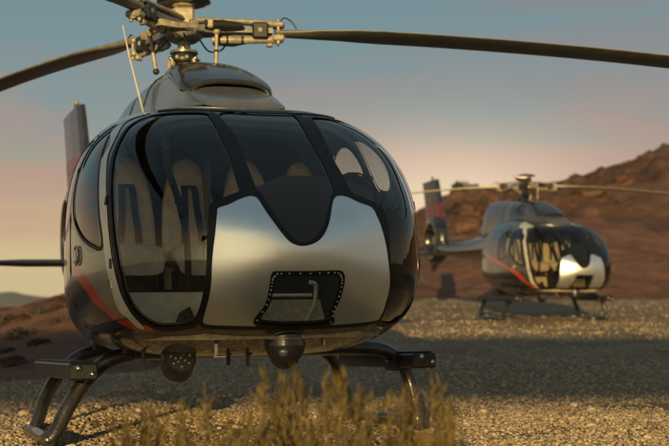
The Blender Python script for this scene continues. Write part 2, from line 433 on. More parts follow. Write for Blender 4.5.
# ================================================================ helicopter
# cabin and lower fuselage: one smooth form given by stations along x (nose forward +x, its left side +y, z up from the skids)
SX = np.array([3.242, 3.17, 2.96, 2.67, 2.28, 1.7, 1.0, .3, -.4, -1.15, -1.75, -2.3])
WW = np.array([0, .33, .68, .865, .985, 1.05, 1.02, .945, .85, .65, .42, .25])
UU = np.array([0, .17, .37, .60, .86, 1.0, 1.10, 1.135, 1.06, .82, .62, .5])
LL = np.array([0, .21, .40, .50, .585, .61, .612, .62, .52, .32, .14, .04])
def nspline(X, Y):
    n = len(X); h = np.diff(X); A = np.eye(n); b = np.zeros(n)
    for i in range(1, n - 1):
        A[i, i - 1] = h[i - 1]; A[i, i] = 2 * (h[i - 1] + h[i]); A[i, i + 1] = h[i]
        b[i] = 6 * ((Y[i + 1] - Y[i]) / h[i] - (Y[i] - Y[i - 1]) / h[i - 1])
    Q = np.linalg.solve(A, b)
    def f(x):
        i = np.clip(np.searchsorted(X, x) - 1, 0, n - 2); t = x - X[i]; hh = h[i]
        return Y[i] + t * ((Y[i + 1] - Y[i]) / hh - hh * (2 * Q[i] + Q[i + 1]) / 6) + t * t * Q[i] / 2 + t ** 3 * (Q[i + 1] - Q[i]) / (6 * hh)
    return f
XN = 3.242; ZC = 1.152; EN = 3.2
S_ = np.sqrt(XN - SX); fw, fu, fl = nspline(S_, WW), nspline(S_, UU), nspline(S_, LL)
CC = np.array([1.0, 0, 1.2])
def body_f(p):
    x, y, z = p[..., 0], p[..., 1], p[..., 2]
    s = np.minimum(np.sqrt(np.maximum(XN - x, 1e-9)), 2.354)
    Wd = np.maximum(fw(s), 1e-3); U = np.maximum(fu(s), 1e-3); L = np.maximum(fl(s), .04)
    dz = z - ZC; H = np.where(dz > 0, U, L)
    r = ((np.abs(y) / Wd) ** EN + (np.abs(dz) / H) ** EN) ** (1 / EN) - 1
    r = np.maximum(r, (-2.3 - x))
    return np.where(x > XN, 50 * (x - XN) + np.maximum(r, 0) + 1e-3, r)
def cast(tp):
    tp = np.radians(tp)
    d = np.stack([np.cos(tp[:, 0]) * np.cos(tp[:, 1]), np.sin(tp[:, 0]) * np.cos(tp[:, 1]), np.sin(tp[:, 1])], 1)
    a = np.full(len(d), .05); b = np.full(len(d), 5.)
    for _ in range(34):
        m = (a + b) / 2; f = body_f(CC + d * m[:, None]); a = np.where(f < 0, m, a); b = np.where(f < 0, b, m)
    return CC + d * a[:, None]
def on_body(tp, off=0.):
    """points on the form, and its normals, for directions (azimuth, elevation) in degrees from the cabin centre"""
    tp = np.atleast_2d(np.array(tp, float)); q = cast(tp)
    r = np.hypot(tp[:, 0], tp[:, 1] + 1.2); h = .25 + 4.5 * np.exp(-(r / 4.) ** 2)
    ht = h / np.maximum(np.cos(np.radians(tp[:, 1])), .05); z = np.zeros_like(h)
    u = cast(tp + np.stack([ht, z], 1)) - cast(tp - np.stack([ht, z], 1)); v = cast(tp + np.stack([z, h], 1)) - cast(tp - np.stack([z, h], 1))
    g = np.cross(u, v); g /= np.linalg.norm(g, axis=1)[:, None] + 1e-12
    return q + g * off, g
POL = {
    'silver': [(-12.2,4.2),(-10.8,4.7),(-9.1,5.6),(-7.8,6.1),(-7.0,6.1),(-6.4,5.6),(-5.6,3.6),(-4.3,1.2),(-3.0,-0.6),(-1.8,-1.3),(-0.7,-1.4),(0.5,-1.1),(1.5,-0.5),(2.5,0.7),(3.4,2.3),(4.3,4.2),(5.3,5.8),(6.3,6.5),(7.7,6.4),(9.4,5.4),(11.3,4.7),(11.8,3.3),(12.5,1.0),(13.2,-1.3),(13.6,-3.5),(14.0,-5.5),(14.4,-8.0),(14.6,-9.7),(15.4,-12.1),(15.4,-13.2),(8.4,-13.8),(1.4,-14.0),(-7.2,-13.8),(-13.3,-13.5),(-14.6,-13.0),(-14.5,-11.8),(-13.7,-8.8),(-13.3,-6.4),(-13.2,-4.2),(-13.0,-1.8),(-12.7,0.4),(-12.4,3.4)],
    'A': [(-29.6,31.7),(-22.5,31.4),(-15.2,31.1),(-13.5,29.0),(-11.6,22.2),(-10.0,15.7),(-9.3,10.3),(-8.9,7.4),(-9.5,6.7),(-11.3,5.9),(-12.9,5.1),(-13.5,4.2),(-13.8,0.3),(-13.9,-3.5),(-14.3,-7.0),(-15.1,-10.2),(-16.3,-12.8),(-18.6,-13.9),(-22.4,-14.4),(-24.5,-13.7),(-26.5,-11.8),(-27.9,-9.2),(-28.9,-5.7),(-29.9,-2.0),(-30.9,2.5),(-31.9,8.2),(-32.9,13.6),(-33.7,18.6),(-33.8,23.6),(-33.5,28.7)],
    'Cn': [(-10.0,31.9),(-8.1,21.4),(-7.1,13.3),(-6.7,10.0),(-6.3,7.4),(-5.7,6.3),(-4.9,4.0),(-3.8,1.6),(-2.5,-0.1),(-1.6,-0.8),(-0.7,-0.9),(0.3,-0.6),(1.4,0.4),(2.6,2.0),(3.8,4.2),(5.1,6.4),(6.0,7.4),(7.2,13.4),(8.0,22.1),(10.0,32.7),(10.2,35.8)],
    'B': [(-32.3,36.7),(-38.8,34.3),(-36.7,25.0),(-36.5,19.5),(-35.1,14.3),(-33.5,7.6),(-32.7,3.1),(-31.7,-1.9),(-30.9,-4.6),(-29.4,-9.1),(-27.7,-12.6),(-26.0,-15.0),(-27.2,-15.0),(-28.6,-13.2),(-30.4,-11.8),(-31.5,-7.7),(-33.0,-3.2),(-33.8,1.0),(-35.1,5.8),(-36.7,11.5),(-38.1,16.6),(-38.4,18.9),(-38.7,26.0),(-57.8,46.8),(-55.2,55.2)],
    'chinO': [(-5.2,-5.7),(-5.0,-5.0),(-4.3,-4.8),(0.2,-4.8),(4.2,-4.7),(5.2,-5.0),(5.6,-6.1),(5.7,-8.6),(5.6,-11.1),(6.0,-13.7),(-6.1,-13.6),(-5.5,-9.6),(-5.3,-7.4)],
    'chinI': [(-4.5,-6.0),(-4.3,-5.7),(-3.8,-5.5),(0.3,-5.5),(3.8,-5.4),(4.5,-5.7),(4.8,-6.5),(4.9,-8.4),(4.9,-10.9),(4.9,-13.4),(-5.2,-13.2),(-4.9,-9.7),(-4.6,-7.4)],
    'D': [(-46,36),(-42.3,28.5),(-39.8,20.4),(-37.8,13),(-36.2,6),(-34.9,.2),(-38.5,.6),(-44.4,2.9),(-50,6.5),(-54,10),(-57,16),(-58,24),(-57,31),(-53,36)],
    'E': [(-63,36),(-62,26),(-62,16),(-66,10),(-80,8),(-94,9),(-97,20),(-95,32),(-88,38),(-74,38)],
    'DL': [(44,32.5),(42.3,28),(42.5,22.5),(46.5,17.5),(52,18),(58,21),(59,27),(56,32),(50,35)],
    'EL': [(91,37),(80,40),(68,39.8),(60.8,37.5),(60.8,33),(63.5,27.5),(70,30),(80,32.5),(91,33)],
    'T': [(-33.2,.4),(-32.9,-3.4),(-31.2,-7.8),(-29.6,-11.8),(-28.3,-13.9),(-30,-14.3),(-35,-12),(-40,-7.5),(-48,-4.2),(-58,-1.5),(-80,4),(-110,9),(-140,12),(-165,14),(-165,24),(-140,20),(-110,7.6),(-94,6.2),(-80,5.6),(-66,6.9),(-57,7),(-50,3.9),(-44.4,.8),(-38.5,-1.2)],
}
POL['stripe'] = [(-140,10),(-110,7.4),(-80,2.6),(-58,-2.6)] + [(-46,-4.6),(-40,-7.6),(-35.0,-11.8),(-32.0,-13.7),(-28.4,-14.4),(-25.4,-14.9),(-24.4,-15.3),(-25.0,-15.9),(-29.1,-15.8),(-32.5,-14.7),(-36.1,-12.6),(-40.3,-11.2),(-42.5,-9.6),(-49.7,-6.7)] + [(-62,-3.6),(-80,0),(-110,5),(-140,8)]
def dense(name, n=5, mirror=False, offset=0.):
    P = [(a, b) for a, b in POL[name]]
    if mirror: P = [(-a, b) for a, b in P][::-1]
    D = [Vector((*p, 0)) for p in P]
    D = catmull([(p[0], p[1], 0) for p in D], n)
    if offset:
        area = sum(D[i].x * D[(i + 1) % len(D)].y - D[(i + 1) % len(D)].x * D[i].y for i in range(len(D)))
        sg = 1 if area > 0 else -1; out = []
        for i in range(len(D)):
            t = (D[(i + 1) % len(D)] - D[i - 1]); t.normalize()
            out.append(D[i] + Vector((t.y, -t.x, 0)) * (offset * sg))
        D = out
    return [(p.x, p.y) for p in D]
def inside(pts, poly):
    x, y = pts[:, 0], pts[:, 1]; r = np.zeros(len(pts), bool); n = len(poly)
    for i in range(n):
        x1, y1 = poly[i]; x2, y2 = poly[(i + 1) % n]
        if y1 == y2: continue
        c = ((y1 > y) != (y2 > y)) & (x < (x2 - x1) * (y - y1) / (y2 - y1) + x1); r ^= c
    return r
REG = [('chin_window', dense('chinI')), ('chin_frame', dense('chinO')), ('windscreen', dense('Cn')),
       ('front_window', dense('A')), ('front_window.L', dense('A', mirror=True)), ('nose_panel', dense('silver', 3)),
       ('window_seal', dense('silver', 3, offset=.75)), ('window_seal', dense('Cn', offset=.5)),
       ('window_seal', dense('A', offset=.95)), ('window_seal', dense('A', mirror=True, offset=.95)),
       ('door_window', dense('D')), ('door_window.L', dense('DL')),
       ('rear_window', dense('E')), ('rear_window.L', dense('EL')),
       ('window_seal', dense('D', offset=.8)), ('window_seal', dense('DL', offset=.8)),
       ('window_seal', dense('E', offset=1.0)), ('window_seal', dense('EL', offset=.8)),
       ('door_frame', dense('B', offset=.3)), ('door_frame.L', dense('B', mirror=True, offset=.3)),
       ('side_stripe', dense('stripe', offset=.25)), ('side_stripe.L', dense('stripe', mirror=True, offset=.25)),
       ('side_panel', dense('T')), ('side_panel.L', dense('T', mirror=True))]
def skin_pieces():
    V = [(-180, -88), (180, -88), (180, 88), (-180, 88)]; E = [(0, 1), (1, 2), (2, 3), (3, 0)]
    for _, p in REG:
        o = len(V); V += p; E += [(o + i, o + (i + 1) % len(p)) for i in range(len(p))]
    j = 0
    for ph in np.arange(-86, 87, 1.6):
        st = 1.6 / max(.12, math.cos(R(ph))); j += 1
        for th in np.arange(-179 + (j % 2) * st / 2, 179.5, st):
            if abs(th) > 70 and (int(round(th / st)) + j) % 2: continue
            V.append((th, float(ph)))
    r = delaunay_2d_cdt([Vector(v) for v in V], E, [], 0, 1e-5)
    v2 = np.array([tuple(v) for v in r[0]]); tri = np.array([f for f in r[2] if len(f) == 3])
    cen = v2[tri].mean(1); lab = np.full(len(tri), len(REG))
    for i in range(len(REG) - 1, -1, -1): lab[inside(cen, REG[i][1])] = i
    q, g = on_body(v2)
    out = {}
    for i in range(len(tri)):
        k = REG[lab[i]][0] if lab[i] < len(REG) else 'window_seal' if abs(cen[i][0]) < 21 and 2 < cen[i][1] < 31.5 else ('fuselage' if cen[i][1] < 33.5 or abs(cen[i][0]) > 95 else 'roof')
        out.setdefault(k, []).append(i)
    return v2, tri, q, g, out
v2, tri, qb, gb, pieces = skin_pieces()
def skin_mesh(name, keys, m, off=0., parent=None, flip=False):
    ids = [i for k in keys for i in pieces.get(k, [])]
    t = tri[ids]; u, inv = np.unique(t, return_inverse=True); t = inv.reshape(-1, 3)
    q = qb[u] + gb[u] * off; g = gb[u]
    a = np.cross(q[t[:, 1]] - q[t[:, 0]], q[t[:, 2]] - q[t[:, 0]]); s = (a * g[t].mean(1)).sum(1)
    t = np.where((s < 0)[:, None], t[:, ::-1], t)
    me = bpy.data.meshes.new(name); me.from_pydata(q.tolist(), [], t.tolist()); me.materials.append(m)
    me.polygons.foreach_set('use_smooth', [True] * len(t)); me.update()
    me.normals_split_custom_set_from_vertices([tuple(n) for n in g])
    o = bpy.data.objects.new(name, me); col.objects.link(o); o.parent = parent
    return o

def surf_tube(b, tps, rad, m, off=.0, seg=8):
    q, g = on_body(tps, off); b.tube([tuple(p) for p in q], rad, m, seg=seg)

def make_helicopter():
    H = empty('helicopter')
    for k, m in (('chin_window', 'glass'), ('windscreen', 'glass'), ('front_window', 'glass'), ('front_window.L', 'glass'),
                 ('door_window', 'sideglass'), ('door_window.L', 'sideglass'), ('rear_window', 'sideglass'), ('rear_window.L', 'sideglass'),
                 ('nose_panel', 'silver'), ('door_frame', 'cream'), ('door_frame.L', 'cream'), ('side_stripe', 'red'), ('side_stripe.L', 'red'),
                 ('side_panel', 'taupe'), ('side_panel.L', 'taupe'), ('fuselage', 'dark'), ('roof', 'roof')):
        o = skin_mesh(k.replace('.L', ''), [k], M[m], {'glass': -.004, 'sideglass': -.004, 'cream': .004}.get(m, 0), H)
        if k == 'fuselage': fus = o
    skin_mesh('window_seal', ['window_seal'], M['rubber'], .003, H)
    ch = skin_mesh('chin_frame', ['chin_frame'], M['rubber'], .004, H)
    b = MB()
    for p in dense('chinI', 3, offset=.42):
        if p[1] < -13: continue
        q, g = on_body([p], .006); b.ball(tuple(q[0]), .0055, M['bare'], 8, 5)
    b.build('rivet', ch)
    # cabin lining, just inside the opaque skin
    opaque = ['nose_panel', 'door_frame', 'door_frame.L', 'side_stripe', 'side_stripe.L', 'side_panel', 'side_panel.L', 'fuselage', 'roof', 'window_seal', 'chin_frame']
    skin_mesh('cabin_lining', opaque, M['trim'], -.025, H)
    # door seams, hinges and latches on both sides
    for s in (-1, 1):
        b = MB()
        surf_tube(b, [(s * a, e) for a, e in ((-27.6, -13.2), (-33, -14.6), (-40, -17), (-48, -20), (-58, -22.5))], .004, M['rubber'], .001)
        surf_tube(b, [(s * a, e) for a, e in ((-59.6, 38), (-60.2, 25), (-59.6, 10), (-58, -5), (-56, -15), (-58, -22.5))], .005, M['rubber'], .001)
        b.build('door_seam', H)
        b = MB(); q, g = on_body([(s * 48.5, -1.2)], .012); c = q[0]
        n = Vector(g[0]); rot = n.to_track_quat('Z', 'Y').to_matrix()
        ring = []
        for k in range(24):
            an = k * math.pi / 12; ring.append(tuple(Vector(c) + rot @ Vector((.05 * math.cos(an), .05 * math.sin(an) * 1.15, 0))))
        b.tube(ring + ring[:1], .006, M['bare'], 8, caps=False)
        b.box(tuple(c), (.035, .075, .02), M['bare'], .006, rot)
        b.build('door_handle', H)
        for e in (-3.5, -7.2, 8.5):
            b = MB(); q, g = on_body([(s * (31.6 + (e > 0) * 1.8), e)], .005); rot = Vector(g[0]).to_track_quat('Z', 'Y').to_matrix()
            b.box(tuple(q[0]), (.02, .055, .014), M['bare' if e == -7.2 else 'black'], .004, rot)
            b.build('door_hinge', H)
    # rim of bright trim where roof meets glass
    b = MB(); surf_tube(b, [(a, 33.2 + 3.0 * abs(a / 30) ** 2) for a in np.linspace(-29, 29, 30)], .007, M['roof'], .004)
    surf_tube(b, [(a, 37.2 + 3.0 * abs(a / 30) ** 2) for a in np.linspace(-26, 30, 30)], .006, M['bare'], .002)
    b.build('roof_trim', H)
    # centre pillars bolts
    # ---- cowling behind and above the cabin
    def ring(x, hw, zb, zt, n=28, e=3.5):
        out = []
        for k in range(n):
            a = 2 * math.pi * k / n; c, s = math.cos(a), math.sin(a)
            y = hw * math.copysign(abs(c) ** (2 / e), c); z = math.copysign(abs(s) ** (2 / e), s)
            hh = (zt - zb) / 2; w = 1 - .28 * (z * .5 + .5) ** 1.5
            out.append((x, y * w, (zt + zb) / 2 + z * hh))
        return out
    cx = np.array([1.95, 1.7, 1.35, .95, .55, .1, -.5, -1.1, -1.65, -2.0, -2.2])
    st = np.linspace(1.95, -2.2, 46)
    zt = nspline(-cx, np.array([2.16, 2.26, 2.41, 2.55, 2.63, 2.67, 2.72, 2.77, 2.77, 2.67, 2.48]))
    hw = nspline(-cx, np.array([.28, .36, .40, .42, .42, .42, .41, .39, .37, .33, .26]))
    b = MB(); b.loft([ring(x, float(hw(np.array(-x))), 1.75 + .36 * (x > -.25), float(zt(np.array(-x)))) for x in st], M['cowl'])
    cw = b.build('engine_cowling', H)
    for x in (.42, -.55):                                             # panel joints
        b = MB(); rg = ring(x, float(hw(np.array(-x))) + .003, 1.75 + .36 * (x > -.25), float(zt(np.array(-x))) + .003); b.tube([rg[k] for k in range(0, 15)], .005, M['rubber'], 6)
        b.build('panel_joint', cw)
    # air intake: a rounded hood with a black sheet as its shaded mouth, low on the front of the cowling
    zc_ = lambda x: float(zt(np.array(-x)))
    def hood(u):
        x = 1.60 - u * 1.55; w = .33 * (1 - .45 * u ** 1.5) * (1 if u > .12 else .80 + .2 * math.sin(u / .12 * math.pi / 2))
        return x, w, zc_(x) - .06, .07 + .06 * (max(0, math.sin(math.pi * min(1, .20 + u * .80))) ** .8)
    N_ = 26; b = MB(); us = list(np.linspace(0, 1, 24))
    def arch(u, k=1., dz=0.): x, w, z, h = hood(u); return [(x, w * k * math.copysign(abs(math.cos(math.pi * j / N_)) ** .75, math.cos(math.pi * j / N_)), z + dz + h * k * max(0, math.sin(math.pi * j / N_)) ** .75) for j in range(N_ + 1)]
    b.loft([arch(u) for u in us], M['dark'], caps=False)
    b.tube(arch(0, .99), .018, M['dark'], 10)
    hd = b.build('air_intake', H)
    b = MB(); b.add(arch(.10, .97), [list(range(N_ + 1))], M['black'], False)  # flat black sheet stands in for the shade inside the hood
    b.build('intake_mouth_shade', hd)
    # ---- tail
    def ell(x, z, ry, rz, n=20): return [(x, ry * math.cos(2 * math.pi * k / n), z + rz * math.sin(2 * math.pi * k / n)) for k in range(n)]
    b = MB(); b.loft([ell(x, z, a, c) for x, z, a, c in ((-1.6, 1.66, .42, .48), (-2.1, 1.645, .36, .38), (-2.7, 1.63, .30, .31), (-3.4, 1.62, .255, .265), (-4.2, 1.615, .215, .225), (-5.2, 1.63, .18, .19), (-6.1, 1.70, .16, .21))], M['dark'])
    tb = b.build('tail_boom', H)
    b = MB(); b.loft([ell(x, z, a, c) for x, z, a, c in ((-1.9, 2.05, .30, .30), (-2.4, 2.05, .22, .2), (-2.65, 2.07, .17, .15))], M['steel']); b.build('exhaust', H)
    b = MB()
    rg = []
    for k in range(41):                                               # shroud of the ducted tail rotor
        a = 2 * math.pi * k / 40
        prof = ((.46, -.17), (.50, -.2), (.62, -.16), (.70, -.05), (.70, .05), (.62, .16), (.50, .2), (.46, .17))
        rg.append([(-6.62 + r * math.cos(a) * 1.02, y, 1.93 + r * math.sin(a)) for r, y in prof])
    b.loft(rg, M['dark'], caps=False)
    duct = b.build('tail_rotor_shroud', H)
    b = MB(); b.tube([(-6.62, -.1, 1.93), (-6.62, .1, 1.93)], [.12, .10], M['grey'], 16)
    for k in range(10):
        a = 2 * math.pi * k / 10 + (.1 if k % 2 else 0); d = Vector((math.cos(a), 0, math.sin(a))); t_ = Vector((-math.sin(a), 0, math.cos(a)))
        b.loft([[Vector((-6.62, 0, 1.93)) + d * r + t_ * .04 * s + Vector((0, .02 * s + q, 0)) for s, q in ((-1, 0), (1, .006), (1, -.006))] for r in (.1, .45)], M['black'], smooth=False)
    b.build('tail_rotor', duct)
    b = MB()
    def foil(x0, x1, z, t, n=16):
        out = []
        for k in range(n):
            a = 2 * math.pi * k / n; u = .5 + .5 * math.cos(a)
            out.append((x0 + (x1 - x0) * u, t * math.sin(a) * (.35 + .9 * u ** .6) * .8, z))
        return out
    def slab(x0, x1, z, t):
        pr = [(0, -.35), (.12, -.8), (.5, -1), (.86, -.9), (.97, -.5), (1, 0), (.97, .5), (.86, .9), (.5, 1), (.12, .8), (0, .35)]
        return [(x0 + (x1 - x0) * u, t * v + (x0 + (x1 - x0) * u + 6.9) * .11, z - .07 * (1 - u) * (z > 3.6)) for u, v in pr]
    b.loft([slab(-7.2, -5.95, 2.2, .085), slab(-7.32, -6.12, 2.6, .08), slab(-7.47, -6.32, 3.1, .072), slab(-7.60, -6.50, 3.55, .066), slab(-7.65, -6.57, 3.70, .064)], M['dark'], smooth=False)
    b.loft([foil(-7.05, -6.35, 1.5, .12), foil(-7.08, -6.6, 1.15, .09), foil(-7.1, -6.75, 1.05, .03)], M['dark'])
    fin = b.build('tail_fin', H)
    b = MB(); b.loft([slab(-7.315, -6.115, 2.60, .083), slab(-7.435, -6.28, 3.0, .077)], M['finred'], caps=False, smooth=False)
    b.build('fin_stripe', fin)
    b = MB(); b.tube([(-7.0, 0, 3.66), (-7.0, 0, 3.78)], .03, M['black'], 12); b.ball((-7.0, 0, 3.79), .035, M['hub'], 12, 8); b.build('beacon', fin)
    b = MB()
    for s in (-1, 1):
        b.loft([[(-5.55 + (.24 * math.cos(2 * math.pi * k / 14)) - (0 if s else 0), s * y, 1.535 + .045 * math.sin(2 * math.pi * k / 14) * (1 if y < 1.3 else .5)) for k in range(14)][::s] for y in (.05, .8, 1.33, 1.37)], M['dark'])
    b.build('stabilizer', H)
    # ---- belly fittings
    b = MB(); b.tube([(2.66, .03, .70), (2.66, .03, .62)], [.115, .118], M['dark'], 24)
    b.ball((2.66, .03, .625), .115, M['console'], 24, 12, -1, .2)
    b.tube([(2.66 + .118 * math.cos(k * math.pi / 12), .03 + .118 * math.sin(k * math.pi / 12), .66) for k in range(25)], .006, M['bare'], 6, caps=False)
    cm = b.build('camera_turret', H)
    b = MB(); b.ball((2.745, -.005, .585), .028, M['lens'], 12, 8); b.ball((2.74, .05, .60), .016, M['lens'], 12, 8); b.build('lens', cm)
    b = MB(); b.ball((2.55, .06, .555), (.085, .085, .075), M['console'], 20, 12, -1, .6); b.tube([(2.55, .06, .60), (2.55, .06, .55)], .075, M['black'], 18); b.build('antenna_dome', H)
    b = MB(); b.tube([(2.05, -.47, .62), (2.08, -.47, .56), (2.14, -.47, .53)], [.095, .10, .10], M['black'], 24)
    b.tm = Matrix.Translation((2.12, -.47, .52)) @ Matrix.Rotation(R(62), 4, 'Y')
    b.tube([(0, 0, -.06), (0, 0, .06)], [.098, .092], M['black'], 24)
    ll = b.build('landing_light', H)
    b = MB(); b.tm = Matrix.Translation((2.12, -.47, .52)) @ Matrix.Rotation(R(62), 4, 'Y')
    b.tube([(0, 0, .055), (0, 0, .064)], .082, M['console'], 24)
    for k in range(13):
        r = 0 if k == 0 else (.03 if k < 6 else .058); a = k * 2.4 if k < 6 else k * .9; b.ball((r * math.cos(a), r * math.sin(a), .068), .010, M['lens'], 8, 5)
    b.build('lens', ll)
    for x, y, z, h in ((2.0, -.66, .60, .09), (2.25, -.20, .57, .07), (2.25, -.08, .565, .07), (2.62, .27, .66, .05)):
        b = MB(); b.box((x, y, z - h / 2), (.05, .012, h), M['black'] if z != .66 else M['bare'], .003); b.box((x, y, z), (.09, .03, .012), M['black'], .003); b.build('blade_antenna', H)
    b = MB(); q, g = on_body([(-12.5, -19.5)], .02); b.box(tuple(q[0]), (.02, .022, .085), M['bare'], .004); b.box((q[0][0], q[0][1] + .02, q[0][2] - .05), (.02, .07, .016), M['bare'], .004); b.build('pitot_tube', H)
    # ---- skid landing gear
    b = MB()
    for s in (-1, 1):
        Y = lambda y: s * (y + (.20 if s > 0 else 0))
        skid = catmull([(1.66, Y(1.10), .12), (1.56, Y(1.145), .055), (1.38, Y(1.165), .035), (.9, Y(1.175), .035), (.2, Y(1.19), .03), (-.4, Y(1.20), .03), (-1.15, Y(1.205), .03), (-1.5, Y(1.21), .045)], 4, False)
        if s: pass
    def leg(s, x0, x1, zf=0.):
        Y = lambda y: s * (y + (.20 if s > 0 else 0))
        if s > 0: return catmull([(x0 - .02, .25, .59), (x0, .60, .58), (x0, .95, .57), (x0, 1.14, .545), (x0, 1.27, .46), (x0, 1.33, .33), ((x0 + x1) / 2, 1.35, .18), (x1, 1.355, .075 + zf), (x1, 1.36, .04 + zf)], 5, False)
        return catmull([(x0 - .02, s * .25, .60), (x0, s * .48, .575), (x0, Y(.66), .56), (x0, Y(.80), .51), (x0, Y(.93), .39), ((x0 + x1) / 2, Y(1.04), .23), (x1, Y(1.12), .075 + zf), (x1, Y(1.16), .04 + zf)], 5, False)
    for s in (-1, 1):
        Y = lambda y: s * (y + (.20 if s > 0 else 0))
        for x0, x1, zf in ((1.35, 1.42, 0), (-.15, .05, -.05)):
            b = MB(); pth = leg(s, x0, x1, zf); b.tube(pth, [.049] * len(pth), M['steel'], 18)
            b.ball(tuple(pth[-1]), (.052, .052, .05), M['steel'], 14, 10)
            g_ = b.build('crosstube', H)
            b = MB(); b.box((x0, s * .62, .60), (.16, .14, .10), M['black'], .02); b.build('clamp', g_)
        b = MB(); sk = catmull([(1.46, Y(1.165), .05), (1.3, Y(1.17), .038), (.9, Y(1.18), .033), (.35, Y(1.18), .004), (.15, Y(1.17), -.008), (.045, Y(1.155), -.006)], 4, False)
        b.tube(sk, .047, M['steel'], 16); 
        b.build('skid', H)
        xs_, ys_ = (.98, Y(1.03)) if s < 0 else (.93, 1.30); rt = Matrix.Rotation(R(-1.0), 3, 'Y')
        b = MB(); b.box((xs_, ys_, .465), (2.3 if s < 0 else 1.55, .17, .10), M['black'], .012, rt)
        b.box((xs_, ys_, .522), (2.15 if s < 0 else 1.45, .14, .014), M['rubber'], .003, rt)
        for x in ((1.35, -.12) if s < 0 else (1.35,)): b.box((x, Y(.97) if s < 0 else 1.22, .44), (.10, .12, .07), M['black'], .01)
        stp = b.build('boarding_step', H)
        for dy, dz, rr_ in ((-.03, .505, .02), (.05, .47, .017)):
            b = MB(); b.ball((xs_ + (1.155 if s < 0 else .78), ys_ + dy, dz), rr_, M['bare'], 10, 8); b.build('step_lamp', stp)
    for x in (1.35, -.15):
        b = MB(); b.loft([[(x + .10 * math.cos(2 * math.pi * k / 14), y, .57 + .05 * math.sin(2 * math.pi * k / 14)) for k in range(14)] for y in (-.62, 0, .85)], M['dark'])
        b.build('crosstube_fairing', H)
    return H

